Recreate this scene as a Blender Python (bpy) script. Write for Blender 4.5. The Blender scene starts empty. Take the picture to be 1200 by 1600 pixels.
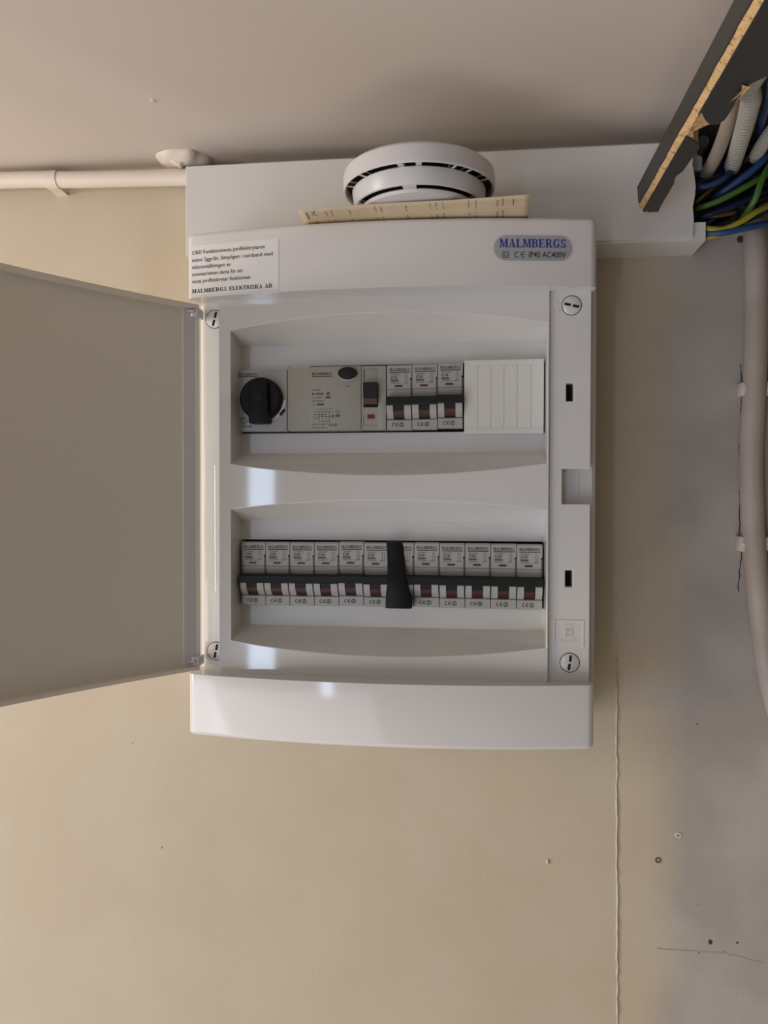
import bpy, bmesh, math, random
from mathutils import Vector, Matrix
random.seed(4)
S = 0.001            # everything below is written in millimetres
C = bpy.context.scene.collection
sc = bpy.context.scene

# ------------------------------------------------------------------ camera
cam_d = bpy.data.cameras.new('camera'); cam = bpy.data.objects.new('camera', cam_d); C.objects.link(cam)
yaw, pitch, roll = math.radians(6.65), math.radians(-1.0), math.radians(0.08)
F = Vector((-math.sin(yaw)*math.cos(pitch), math.cos(yaw)*math.cos(pitch), math.sin(pitch)))
Rt = Vector((math.cos(yaw), math.sin(yaw), 0)); U = Rt.cross(F)
R2 = Rt*math.cos(roll)+U*math.sin(roll); U2 = -Rt*math.sin(roll)+U*math.cos(roll)
m = Matrix((R2, U2, -F)).transposed().to_4x4(); m.translation = Vector((166, -603, -9))*S
cam.matrix_world = m
cam_d.sensor_fit = 'VERTICAL'; cam_d.sensor_height = 24; cam_d.lens = 1230/1600*24
cam_d.clip_start = 0.01
sc.camera = cam

# ------------------------------------------------------------------ world, lights, exposure
w = bpy.data.worlds.new('room_light'); sc.world = w; w.use_nodes = True
w.node_tree.nodes['Background'].inputs[0].default_value = (1.0, 0.88, 0.68, 1)
w.node_tree.nodes['Background'].inputs[1].default_value = 0.125
def area(name, loc, target, size, size_y, power, col):
    d = bpy.data.lights.new(name, 'AREA'); d.shape = 'RECTANGLE'; d.size = size; d.size_y = size_y
    d.energy = power; d.color = col
    o = bpy.data.objects.new(name, d); C.objects.link(o)
    o.location = Vector(loc); o.rotation_euler = (Vector(target)-Vector(loc)).to_track_quat('-Z', 'Y').to_euler()
    return o
area('near_lamp_light', (-1.3, -0.70, 0.04), (0, 0, 0), 0.25, 0.25, 5.0, (1.0, 0.92, 0.86))
area('far_lamp_light', (-2.2, -0.85, 0.0), (0, 0, 0), 0.30, 0.30, 8, (1.0, 0.95, 0.80))
area('low_lamp_light', (-2.0, -1.0, -0.5), (0, 0, 0), 0.30, 0.30, 10, (1.0, 0.84, 0.50))
area('left_fill_light', (-1.7, -1.3, -1.2), (0.1, 0, 0), 1.3, 1.1, 17.5, (0.83, 0.86, 1.0))  # added soft fill from low left, no window stands there
area('front_fill_light', (-0.75, -1.9, -1.25), (0.1, 0, 0), 1.3, 1.1, 6.4, (0.88, 0.88, 1.0))  # added low fill in front, brightens the forward faces
area('floor_fill_light', (-0.3, -0.9, -1.9), (0.1, 0, 0), 1.3, 1.1, 7.6, (1.0, 0.85, 0.66))  # added fill from below in place of floor bounce
area('doorway_light', (-0.542, -2.1, -0.28), (0.05, 0, -0.05), 0.085, 0.95, 3.4, (0.62, 0.76, 1.0))
sc.view_settings.view_transform = 'Standard'; sc.view_settings.look = 'None'
sc.view_settings.exposure = 0.0; sc.view_settings.gamma = 1.0; sc.view_settings.use_curve_mapping = False

# ------------------------------------------------------------------ materials
def mat(name, col, rough=0.5, bump=0, bscale=200, metal=0, spec=0.5, mix=None, mscale=30, coat=0, ramp=(.38, .62)):
    M = bpy.data.materials.new(name); M.use_nodes = True; nt = M.node_tree; b = nt.nodes['Principled BSDF']
    b.inputs['Base Color'].default_value = (*col, 1); b.inputs['Roughness'].default_value = rough
    b.inputs['Metallic'].default_value = metal; b.inputs['Specular IOR Level'].default_value = spec
    b.inputs['Coat Weight'].default_value = coat
    tc = nt.nodes.new('ShaderNodeTexCoord')
    if mix:
        n = nt.nodes.new('ShaderNodeTexNoise'); n.inputs['Scale'].default_value = mscale; n.inputs['Detail'].default_value = 4
        r = nt.nodes.new('ShaderNodeValToRGB'); r.color_ramp.elements[0].position = ramp[0]; r.color_ramp.elements[1].position = ramp[1]
        r.color_ramp.elements[0].color = (*col, 1); r.color_ramp.elements[1].color = (*mix, 1)
        nt.links.new(tc.outputs['Object'], n.inputs['Vector']); nt.links.new(n.outputs['Fac'], r.inputs['Fac'])
        nt.links.new(r.outputs['Color'], b.inputs['Base Color'])
    if bump:
        n = nt.nodes.new('ShaderNodeTexNoise'); n.inputs['Scale'].default_value = bscale; n.inputs['Detail'].default_value = 5
        bp = nt.nodes.new('ShaderNodeBump'); bp.inputs['Strength'].default_value = bump; bp.inputs['Distance'].default_value = 0.001
        nt.links.new(tc.outputs['Object'], n.inputs['Vector']); nt.links.new(n.outputs['Fac'], bp.inputs['Height'])
        nt.links.new(bp.outputs['Normal'], b.inputs['Normal'])
    return M
M_plastic = mat('white_plastic', (.69, .67, .665), .09, spec=.5)
M_insert = mat('white_plastic_satin', (.70, .69, .67), .05)
M_door = mat('white_door_plastic', (.78, .72, .63), .3)
M_trunk = mat('trunking_plastic', (.66, .64, .62), .40, bump=.05, bscale=60)
M_module = mat('grey_module_plastic', (.42, .42, .39), .45)
M_rcd = mat('warm_grey_plastic', (.38, .37, .315), .45)
M_switchbody = mat('cool_grey_plastic', (.41, .42, .42), .45)
M_black = mat('black_plastic', (.006, .006, .006), .5, spec=.22)
M_charcoal = mat('charcoal_plastic', (.014, .015, .014), .5, spec=.25)
M_red = mat('dark_red_plastic', (.06, .009, .009), .45)
M_redwin = mat('red_window', (.15, .012, .02), .4)
M_ink = mat('black_ink', (.02, .02, .022), .6)
M_inkfaint = mat('grey_ink', (.10, .10, .10), .6)
M_blueink = mat('blue_ink', (.02, .035, .25), .5)
M_badge = mat('silver_foil', (.42, .44, .48), .35, metal=.3)
M_hole = mat('dark_void', (.01, .01, .01), .9)
M_paperlabel = mat('white_label_paper', (.74, .73, .74), .4)
M_cream = mat('cream_paper', (.66, .55, .38), .7, mix=(.60, .48, .32), mscale=60)
M_redink = mat('red_ink', (.5, .09, .05), .6)
M_tape = mat('black_tape', (.008, .008, .009), .6, spec=.25, bump=.1, bscale=150)
M_ceiling = mat('ceiling_paint', (.62, .55, .50), .75, bump=.12, bscale=22, mix=(.60, .53, .48), mscale=3)
M_cable = mat('painted_cable', (.70, .62, .54), .45, bump=.1, bscale=90)
M_pipe = mat('old_beige_pipe', (.46, .39, .34), .5, bump=.1, bscale=90, mix=(.40, .34, .29), mscale=25)
M_clip = mat('beige_clip', (.62, .57, .50), .4)
M_plaster = mat('painted_plaster', (.68, .60, .52), .6, bump=.5, bscale=120)
M_lam = mat('dark_grey_laminate', (.034, .032, .031), .5, bump=.08, bscale=400)
M_chip = mat('raw_chipboard', (.58, .38, .19), .9, bump=1.0, bscale=420, mix=(.30, .16, .08), mscale=330, ramp=(.52, .68))
M_blue = mat('blue_insulation', (.02, .055, .17), .4)
M_dblue = mat('dark_blue_insulation', (.008, .014, .045), .4)
M_green = mat('green_insulation', (.06, .16, .025), .4)
M_yellow = mat('yellow_insulation', (.30, .27, .02), .4)
M_brown = mat('brown_insulation', (.06, .025, .015), .45)
M_orange = mat('faded_brown_insulation', (.15, .085, .035), .45)
M_blk = mat('black_insulation', (.008, .008, .009), .45)
M_corr = mat('grey_conduit', (.40, .39, .36), .5)
M_niche = mat('niche_shade_and_stain', (.05, .04, .035), .9, bump=.8, bscale=80)  # dark colour puts shade into the added niche; also stains and crack
M_det = mat('detector_plastic', (.62, .60, .61), .35)
M_steel = mat('dull_screw_metal', (.25, .24, .22), .4, metal=.8)

def wall_mat():
    M = mat('wall_paint', (.60, .51, .38), .62); nt = M.node_tree; b = nt.nodes['Principled BSDF']
    tc = nt.nodes.new('ShaderNodeTexCoord'); N = nt.nodes.new; L = nt.links.new
    sep = N('ShaderNodeSeparateXYZ'); L(tc.outputs['Object'], sep.inputs[0])
    n1 = N('ShaderNodeTexNoise'); n1.inputs['Scale'].default_value = 9; n1.inputs['Detail'].default_value = 5; L(tc.outputs['Object'], n1.inputs['Vector'])
    # grey filler paint to the right of the seam, with an uneven brushed border
    a = N('ShaderNodeMath'); a.operation = 'MULTIPLY_ADD'; a.inputs[1].default_value = .06; L(n1.outputs['Fac'], a.inputs[0]); L(sep.outputs['X'], a.inputs[2])
    mr = N('ShaderNodeMapRange'); mr.inputs['From Min'].default_value = .318; mr.inputs['From Max'].default_value = .352; L(a.outputs[0], mr.inputs['Value'])
    n2 = N('ShaderNodeTexNoise'); n2.inputs['Scale'].default_value = 14; L(tc.outputs['Object'], n2.inputs['Vector'])
    r1 = N('ShaderNodeValToRGB'); r1.color_ramp.elements[0].color = (.515, .435, .325, 1); r1.color_ramp.elements[1].color = (.53, .455, .35, 1)
    r1.color_ramp.elements[0].position = .4; r1.color_ramp.elements[1].position = .6; L(n2.outputs['Fac'], r1.inputs['Fac'])
    r2 = N('ShaderNodeValToRGB'); r2.color_ramp.elements[0].color = (.385, .345, .315, 1); r2.color_ramp.elements[1].color = (.44, .405, .37, 1)
    r2.color_ramp.elements[0].position = .4; r2.color_ramp.elements[1].position = .6; L(n2.outputs['Fac'], r2.inputs['Fac'])
    mx = N('ShaderNodeMix'); mx.data_type = 'RGBA'; L(mr.outputs['Result'], mx.inputs['Factor']); L(r1.outputs['Color'], mx.inputs['A']); L(r2.outputs['Color'], mx.inputs['B'])
    # bare older plaster right of the crack, beside the pipes
    m3 = N('ShaderNodeMapRange'); m3.inputs['From Min'].default_value = .366; m3.inputs['From Max'].default_value = .369; L(sep.outputs['X'], m3.inputs['Value'])
    m4 = N('ShaderNodeMapRange'); m4.inputs['From Min'].default_value = -.12; m4.inputs['From Max'].default_value = -.09; L(sep.outputs['Z'], m4.inputs['Value'])
    mm = N('ShaderNodeMath'); mm.operation = 'MULTIPLY'; L(m3.outputs['Result'], mm.inputs[0]); L(m4.outputs['Result'], mm.inputs[1])
    mx2 = N('ShaderNodeMix'); mx2.data_type = 'RGBA'; L(mm.outputs[0], mx2.inputs['Factor']); L(mx.outputs['Result'], mx2.inputs['A']); mx2.inputs['B'].default_value = (.62, .54, .42, 1)
    L(mx2.outputs['Result'], b.inputs['Base Color'])
    n3 = N('ShaderNodeTexNoise'); n3.inputs['Scale'].default_value = 420; n3.inputs['Detail'].default_value = 2; L(tc.outputs['Object'], n3.inputs['Vector'])
    n4 = N('ShaderNodeTexNoise'); n4.inputs['Scale'].default_value = 18; n4.inputs['Detail'].default_value = 3; L(tc.outputs['Object'], n4.inputs['Vector'])
    r3 = N('ShaderNodeMapRange'); r3.inputs['From Min'].default_value = .62; r3.inputs['From Max'].default_value = .8; L(n3.outputs['Fac'], r3.inputs['Value'])
    ad = N('ShaderNodeMath'); ad.operation = 'MULTIPLY_ADD'; ad.inputs[1].default_value = 2.0; L(n4.outputs['Fac'], ad.inputs[0]); L(r3.outputs['Result'], ad.inputs[2])
    bp = N('ShaderNodeBump'); bp.inputs['Strength'].default_value = .22; bp.inputs['Distance'].default_value = .001; L(ad.outputs[0], bp.inputs['Height']); L(bp.outputs['Normal'], b.inputs['Normal'])
    return M
M_wall = wall_mat()

# ------------------------------------------------------------------ mesh helpers
class MB:
    def __init__(s): s.bm = bmesh.new()
    def face(s, pts):
        try: return s.bm.faces.new([s.bm.verts.new(Vector(p)*S) for p in pts])
        except ValueError: return None
    def box(s, x0, x1, y0, y1, z0, z1, bev=0, seg=2):
        b = bmesh.new(); bmesh.ops.create_cube(b, size=1)
        for v in b.verts:
            v.co = Vector(((x0+x1)/2+v.co.x*(x1-x0), (y0+y1)/2+v.co.y*(y1-y0), (z0+z1)/2+v.co.z*(z1-z0)))*S
        if bev: bmesh.ops.bevel(b, geom=b.edges[:], offset=bev*S, segments=seg, affect='EDGES', profile=.5)
        s.add(b); return s
    def add(s, b):
        me = bpy.data.meshes.new('t'); b.to_mesh(me); b.free(); s.bm.from_mesh(me); bpy.data.meshes.remove(me)
    def prism(s, poly, a0, a1, axis='y', bev=0, seg=2):
        """polygon in the plane across `axis`, extruded from a0 to a1.  x:(y,z)  y:(x,z)  z:(x,y)"""
        def P(u, v, a): return Vector({'x': (a, u, v), 'y': (u, a, v), 'z': (u, v, a)}[axis])*S
        b = bmesh.new(); lo = [b.verts.new(P(u, v, a0)) for u, v in poly]; hi = [b.verts.new(P(u, v, a1)) for u, v in poly]
        n = len(poly); b.faces.new(lo[::-1]); b.faces.new(hi)
        for i in range(n): b.faces.new((lo[i], lo[(i+1) % n], hi[(i+1) % n], hi[i]))
        bmesh.ops.recalc_face_normals(b, faces=b.faces[:])
        if bev:
            es = [e for e in b.edges if len(e.link_faces) == 2 and e.calc_face_angle(0) > .5]
            bmesh.ops.bevel(b, geom=es, offset=bev*S, segments=seg, affect='EDGES', profile=.5)
        s.add(b); return s
    def tube(s, pts, r, n=10, smooth=3, ribs=None):
        P = [Vector(p) for p in pts]
        if smooth and len(P) > 2:
            Q = []
            for i in range(len(P)-1):
                p0, p1, p2, p3 = P[max(i-1, 0)], P[i], P[i+1], P[min(i+2, len(P)-1)]
                for k in range(smooth):
                    t = k/smooth
                    Q.append(.5*((2*p1)+(p2-p0)*t+(2*p0-5*p1+4*p2-p3)*t*t+(3*p1-p0-3*p2+p3)*t*t*t))
            P = Q+[P[-1]]
        if ribs:
            L = [0]
            for i in range(1, len(P)): L.append(L[-1]+(P[i]-P[i-1]).length)
            tot = L[-1]; k = int(tot/(ribs/4)); Q = []; j = 0
            for q in range(k+1):
                d = tot*q/k
                while j < len(P)-2 and L[j+1] < d: j += 1
                t = (d-L[j])/max(L[j+1]-L[j], 1e-6); Q.append(P[j].lerp(P[j+1], min(t, 1)))
            P = Q
        T = [(P[min(i+1, len(P)-1)]-P[max(i-1, 0)]).normalized() for i in range(len(P))]
        up = Vector((0, 0, 1)) if abs(T[0].z) < .9 else Vector((1, 0, 0)); rings = []
        for i, p in enumerate(P):
            a = T[i].cross(up).normalized(); up = a.cross(T[i]).normalized()
            rr = r[min(i, len(r)-1)] if isinstance(r, (list, tuple)) else r
            if ribs: rr = rr*(1.0 if i % 4 in (0, 1) else .86)
            rings.append([s.bm.verts.new((p+a*math.cos(2*math.pi*k/n)*rr+up*math.sin(2*math.pi*k/n)*rr)*S) for k in range(n)])
        for A, B in zip(rings, rings[1:]):
            for k in range(n): s.bm.faces.new((A[k], A[(k+1) % n], B[(k+1) % n], B[k])).smooth = True
        s.bm.faces.new(rings[0][::-1]); s.bm.faces.new(rings[-1]); return s
    def lathe(s, prof, c, axis='z', n=48, a0=0, a1=2*math.pi, close=False):
        """prof = [(r, h)...] round the axis through c"""
        full = abs(a1-a0-2*math.pi) < 1e-6; k = n if full else n+1; rings = []
        for r, h in prof:
            ring = []
            for i in range(k):
                a = a0+(a1-a0)*i/n; u, v = r*math.cos(a), r*math.sin(a)
                p = (u, v, h) if axis == 'z' else (u, h, v)
                ring.append(s.bm.verts.new((Vector(p)+Vector(c))*S))
            rings.append(ring)
        if close: rings.append(rings[0])
        for A, B in zip(rings, rings[1:]):
            for i in range(k if full else k-1):
                j = (i+1) % k
                s.bm.faces.new((A[i], A[j], B[j], B[i]))
        return s
    def build(s, name, m, parent=None, merge=True, smooth=None, bevel=None, kind=None, origin=None):
        if merge: bmesh.ops.remove_doubles(s.bm, verts=s.bm.verts[:], dist=1e-6)
        bad = [f for f in s.bm.faces if f.calc_area() < 1e-14]
        if bad: bmesh.ops.delete(s.bm, geom=bad, context='FACES')
        bmesh.ops.recalc_face_normals(s.bm, faces=s.bm.faces[:])
        if smooth:
            for f in s.bm.faces: f.smooth = True
            for e in s.bm.edges:
                if len(e.link_faces) == 2 and e.calc_face_angle(0) > math.radians(smooth): e.smooth = False
        me = bpy.data.meshes.new(name); s.bm.to_mesh(me); s.bm.free(); me.materials.append(m)
        return link(name, me, parent, bevel, kind)
def link(name, me, parent=None, bevel=None, kind=None):
    o = bpy.data.objects.new(name, me); C.objects.link(o)
    if parent is not None: o.parent = parent
    if bevel:
        b = o.modifiers.new('bevel', 'BEVEL'); b.width = bevel*S; b.segments = 2; b.limit_method = 'ANGLE'; b.angle_limit = math.radians(28); b.harden_normals = False
    if kind: o['kind'] = kind
    return o
def thing(name, label, cat, loc=(0, 0, 0), group=None):
    o = bpy.data.objects.new(name, None); C.objects.link(o); o.location = Vector(loc)*S; o.empty_display_size = .01
    o['label'] = label; o['category'] = cat
    if group: o['group'] = group
    return o
def tag(o, label, cat, group=None):
    o['label'] = label; o['category'] = cat
    if group: o['group'] = group
    return o
def rebase(root):
    """children were modelled in room coordinates: keep them there below a root that has its own base"""
    for ch in root.children:
        if isinstance(ch.data, bpy.types.Mesh): ch.matrix_parent_inverse = Matrix.Translation(-root.location)

# lettering --------------------------------------------------------
def text_polys(body, x, z, width=None, height=None, align='LEFT', bold=0):
    cu = bpy.data.curves.new('txt', 'FONT'); cu.body = body; cu.size = 1; cu.resolution_u = 2; cu.offset = bold
    o = bpy.data.objects.new('txt', cu); C.objects.link(o); bpy.context.view_layer.update()
    me = bpy.data.meshes.new_from_object(o.evaluated_get(bpy.context.evaluated_depsgraph_get()))
    vs = [v.co.copy() for v in me.vertices]; fs = [list(p.vertices) for p in me.polygons]
    bpy.data.objects.remove(o); bpy.data.curves.remove(cu); bpy.data.meshes.remove(me)
    x0 = min(v.x for v in vs); x1 = max(v.x for v in vs); sx = width/(x1-x0) if width else height/.7
    sz = height/.7 if height else sx
    off = {'LEFT': 0, 'CENTER': .5}[align]*(x1-x0)*sx
    return [[(x+(vs[i].x-x0)*sx-off, z+vs[i].y*sz) for i in f] for f in fs]
def slab_polys(text, x, z, width, h):
    T, N_, SF = .24, .10, .09
    def rect(a, b, c, d): return [(a, c), (b, c), (b, d), (a, d)]
    def arc(cx, cz, rx, rz, a0, a1, tx, tz, n=8):
        out = []
        for i in range(n):
            p, q = math.radians(a0+(a1-a0)*i/n), math.radians(a0+(a1-a0)*(i+1)/n)
            f = lambda a, k: (cx+(rx-k*tx)*math.cos(a), cz+(rz-k*tz)*math.sin(a))
            out.append([f(p, 0), f(q, 0), f(q, 1), f(p, 1)])
        return out
    def stem(x0, t=T, top=True, bot=True, e=.07):
        r = [rect(x0, x0+t, 0, 1)]
        if top: r.append(rect(x0-e, x0+t+e, 1-SF, 1))
        if bot: r.append(rect(x0-e, x0+t+e, 0, SF))
        return r
    def glyph(c):
        if c == 'M': return 1.14, stem(.09, .12, True, True, .09)+stem(.81, T)+[[(.09, 1), (.34, 1), (.62, .1), (.50, 0)], [(.50, 0), (.58, .0), (.86, 1), (.78, 1)]]
        if c == 'A': return .98, [[(.10, 0), (.19, 0), (.50, .96), (.44, 1)], [(.62, 0), (.88, 0), (.56, 1), (.40, 1)], rect(.24, .66, .28, .36), rect(0, .30, 0, SF), rect(.54, .98, 0, SF)]
        if c == 'L': return .84, stem(.09)+[rect(.30, .78, 0, .09), [(.70, 0), (.80, 0), (.80, .36), (.74, .36)]]
        if c == 'B': return .88, stem(.09)+[rect(.3, .52, 1-SF, 1), rect(.3, .52, .47, .56), rect(.3, .52, 0, SF)]+arc(.52, .745, .26, .255, -90, 90, .20, .09)+arc(.52, .27, .31, .27, -90, 90, .23, .09)
        if c == 'E': return .88, stem(.09)+[rect(.3, .76, 1-SF, 1), rect(.3, .58, .46, .55), rect(.3, .8, 0, SF), rect(.70, .77, .70, 1), rect(.75, .81, 0, .32), rect(.52, .59, .34, .68)]
        if c == 'R': return .96, stem(.09)+[rect(.3, .52, 1-SF, 1), rect(.3, .52, .46, .55)]+arc(.52, .735, .28, .265, -90, 90, .22, .09)+[[(.42, .48), (.62, .50), (.92, 0), (.66, 0)], rect(.66, .98, 0, SF)]
        if c == 'G': return .98, arc(.50, .5, .46, .52, 40, 320, .24, .09, 14)+[rect(.62, .84, .08, .44), rect(.54, .94, .38, .46), rect(.78, .84, .66, .98)]
        if c == 'S': return .78, arc(.38, .74, .32, .28, 20, 270, .18, .10)+arc(.38, .26, .34, .28, -160, 90, .20, .10)+[rect(.62, .68, .66, .98), rect(.06, .12, .02, .34)]
        if c == 'T': return .88, stem(.32, T, False)+[rect(.04, .84, 1-SF, 1), rect(.04, .1, .68, 1), rect(.78, .84, .68, 1)]
        if c == 'K': return 1.0, stem(.09)+[[(.33, .40), (.44, .36), (.86, 1), (.74, 1)], [(.42, .54), (.60, .64), (.96, 0), (.70, 0)], rect(.64, .98, 1-SF, 1), rect(.62, 1.0, 0, SF)]
        if c == 'I': return .46, stem(.11)
        return .5, []
    out = []; cx = 0
    for c in text:
        wd, g = glyph(c)
        for q in g: out.append([(cx+a, b) for a, b in q])
        cx += wd+.04
    k = width/cx
    return [[(x+a*k, z+b*h) for a, b in q] for q in out]
def ring_polys(cx, cz, r, t, n=20, a0=0, a1=360):
    out = []
    for i in range(n):
        p, q = math.radians(a0+(a1-a0)*i/n), math.radians(a0+(a1-a0)*(i+1)/n)
        out.append([(cx+r*math.cos(p), cz+r*math.sin(p)), (cx+r*math.cos(q), cz+r*math.sin(q)), (cx+(r-t)*math.cos(q), cz+(r-t)*math.sin(q)), (cx+(r-t)*math.cos(p), cz+(r-t)*math.sin(p))])
    return out
def rc(a, b, c, d): return [[(a, c), (b, c), (b, d), (a, d)]]
def line(x0, z0, x1, z1, t):
    dx, dz = x1-x0, z1-z0; l = math.hypot(dx, dz); nx, nz = -dz/l*t/2, dx/l*t/2
    return [[(x0+nx, z0+nz), (x1+nx, z1+nz), (x1-nx, z1-nz), (x0-nx, z0-nz)]]
def ce_mark(cx, cz, h, t):   # C, E and the S in a circle
    o = ring_polys(cx, cz, h/2, t, 12, 60, 300)+ring_polys(cx+h*.95, cz, h/2, t, 12, 60, 300)+line(cx+h*.5, cz, cx+h*1.1, cz, t)
    k = cx+h*2.05
    o += ring_polys(k, cz, h*.62, t, 18)+ring_polys(k, cz+h*.17, h*.19, t, 8, 0, 270)+ring_polys(k, cz-h*.17, h*.19, t, 8, -180, 90)
    return o
def square_mark(cx, cz, r, t):
    return rc(cx-r, cx+r, cz+r-t, cz+r)+rc(cx-r, cx+r, cz-r, cz-r+t)+rc(cx-r, cx-r+t, cz-r+t, cz+r-t)+rc(cx+r-t, cx+r, cz-r+t, cz+r-t)
def ink(name, polys, Y, m, parent, thick=.12):
    """print on a face: Y is a depth or a function of x giving the surface"""
    f = Y if callable(Y) else (lambda x: Y)
    b = MB()
    for q in polys:
        ys = [f(x)-thick for x, z in q]
        b.face([(x, y, z) for (x, z), y in zip(q, ys)])
    bm = b.bm
    for fc in bm.faces:
        fc.normal_update()
        if fc.normal.y > 0: fc.normal_flip()
    me = bpy.data.meshes.new(name); bm.to_mesh(me); bm.free(); me.materials.append(m)
    return link(name, me, parent, kind='stuff')     # letters far too small to pick apart

# ================================================================== SETTING
b = MB()
# wall with an added dark opening for the shade behind the trunking end
HX0, HX1, HZ0, HZ1 = 313, 620, 187, 250
X0, X1, Z0, Z1 = -1600, 1500, -1700, 253
xs = [X0, HX0, HX1, X1]; zs = [Z0, HZ0, HZ1, Z1]
for i in range(3):
    for j in range(3):
        if i == 1 and j == 1: continue
        b.face([(xs[i], 0, zs[j]), (xs[i+1], 0, zs[j]), (xs[i+1], 0, zs[j+1]), (xs[i], 0, zs[j+1])])
b.face([(HX0, 0, HZ0), (HX1, 0, HZ0), (HX1, 90, HZ0), (HX0, 90, HZ0)]); b.face([(HX0, 0, HZ1), (HX1, 0, HZ1), (HX1, 90, HZ1), (HX0, 90, HZ1)])
b.face([(HX0, 0, HZ0), (HX0, 90, HZ0), (HX0, 90, HZ1), (HX0, 0, HZ1)]); b.face([(HX1, 0, HZ0), (HX1, 90, HZ0), (HX1, 90, HZ1), (HX1, 0, HZ1)])
b.face([(HX0, 90, HZ0), (HX1, 90, HZ0), (HX1, 90, HZ1), (HX0, 90, HZ1)])
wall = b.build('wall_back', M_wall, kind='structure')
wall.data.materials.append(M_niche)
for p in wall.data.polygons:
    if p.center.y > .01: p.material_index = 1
b = MB(); b.box(X0, X1, -1500, 60, 253, 266); ceil = b.build('ceiling', M_ceiling, kind='structure')

def ragged(name, pts, wid, hgt, m, parent, jit=.5):
    """a raised uneven bead of paint or a crack laid along pts on the wall"""
    b = MB(); rows = []
    for i, (x, z) in enumerate(pts):
        j = random.uniform(-jit, jit); k = random.uniform(.6, 1.3)
        rows.append([(x-wid*k+j, .2, z), (x+j-wid*.3, -hgt*k, z), (x+j+wid*.3, -hgt*k, z), (x+wid*k+j, .2, z)])
    for A, B in zip(rows, rows[1:]):
        for q in range(3): b.face([A[q], A[q+1], B[q+1], B[q]])
    return b.build(name, m, parent, smooth=70)
seam = [(271.2+.008*(-150-z)+random.uniform(-.25, .25), z) for z in range(-130, -470, -5)]
ragged('paint_seam', seam, .9, 1.0, M_wall, wall, .35)
seam2 = [(271.0, z) for z in range(-20, -130, -6)]
ragged('paint_seam', seam2, .8, .35, M_wall, wall, .15)
crk = [(357.7, 88.8), (359.6, 70.1), (358.0, 56.2), (358.6, 37.5), (357.3, 28.1), (358.4, 9.4), (358.1, -14.0), (357.9, -37.5), (359.8, -49.2), (358.1, -65.7), (357.4, -79.8)]
dense = []
for (xa, za), (xb, zb) in zip(crk, crk[1:]):
    for q in range(5): dense.append((xa+(xb-xa)*q/5, za+(zb-za)*q/5))
o = ragged('crack', dense, .7, .12, M_niche, wall, .5)
def blob(name, x, z, r, h, m, parent, y=0, sq=1):
    b = MB(); n = 10; top = []; bot = []
    for i in range(n):
        a = 2*math.pi*i/n; k = random.uniform(.75, 1.2)
        bot.append((x+r*k*math.cos(a), y+.1, z+r*sq*k*math.sin(a))); top.append((x+r*.5*k*math.cos(a), y-h, z+r*sq*.5*k*math.sin(a)))
    for i in range(n): b.face([bot[i], bot[(i+1) % n], top[(i+1) % n], top[i]])
    b.face(top); return b.build(name, m, parent, smooth=80)
for x, z, r, h in [(221.2, -284.3, 1.5, 1.2), (-84.1, -289.8, .9, .6)]:
    blob('paint_drip', x, z, r, h, M_wall, wall, sq=1.4)
for x, z, r, sq in [(340.1, -338.1, 1.9, 1.2), (359.2, -337.3, 1.2, 1), (350.2, -344.1, 1.0, .4), (332.0, -346.8, 1.0, .4), (329.2, -175.7, .7, 1), (-108.0, -206.4, .6, 1), (330.7, -310.4, .8, .4)]:
    blob('stain_spot', x, z, r, .15, M_niche, wall, sq=sq)
for x, z in [(316.6, -259.4), (302.0, -278.9)]:
    b = MB(); b.lathe([(1.2, .1), (1.2, -.5), (2.1, -.5), (2.3, .1)], (x, 0, z), 'y', 18); b.build('wall_plug', M_inkfaint if x < 310 else M_clip, wall, smooth=40)
b = MB(); pts = [(302+4*i, -346-(0 if i < 12 else (i-12)*.8)+random.uniform(-.3, .3)) for i in range(20)]
for A, B in zip(pts, pts[1:]): b.face([(A[0], -.1, A[1]), (B[0], -.1, B[1]), (B[0], -.1, B[1]+.9), (A[0], -.1, A[1]+.9)])
b.build('scuff_mark', mat('scuff', (.34, .30, .26), .7), wall)
b = MB(); b.lathe([(0, -.3), (2.2, -.3), (2.8, .1)], (356.9, 0, 179.9), 'y', 14)
b.build('screw_hole', M_niche, wall, smooth=50)
# a chip on the ceiling near the pipe
b = MB()
for k in range(7):
    a = 2*math.pi*k/7; a2 = 2*math.pi*(k+1)/7
    cx, cy = -46.3, -100.6
    b.face([(cx, cy, 251.2), (cx+2.2*math.cos(a), cy+3*math.sin(a), 253.1), (cx+2.2*math.cos(a2), cy+3*math.sin(a2), 253.1)])
b.build('paint_chip', M_plaster, ceil, smooth=60)

# ================================================================== TRUNKING along the ceiling
t = thing('cable_trunking', 'long white cable trunking under the ceiling, broken open at its right end', 'trunking', (130, -17, 171))
b = MB()
prof = [(0, 169.5), (-34, 169.5), (-34, 182), (-32.2, 182), (-32.2, 171.5), (-1.8, 171.5), (-1.8, 235.5), (-32.2, 235.5), (-32.2, 226), (-34, 226), (-34, 237.3), (0, 237.3)]
b.prism(prof, -46, 306, 'x')
b.box(-47.5, -46, -34, 0, 169.5, 237.3)
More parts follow.
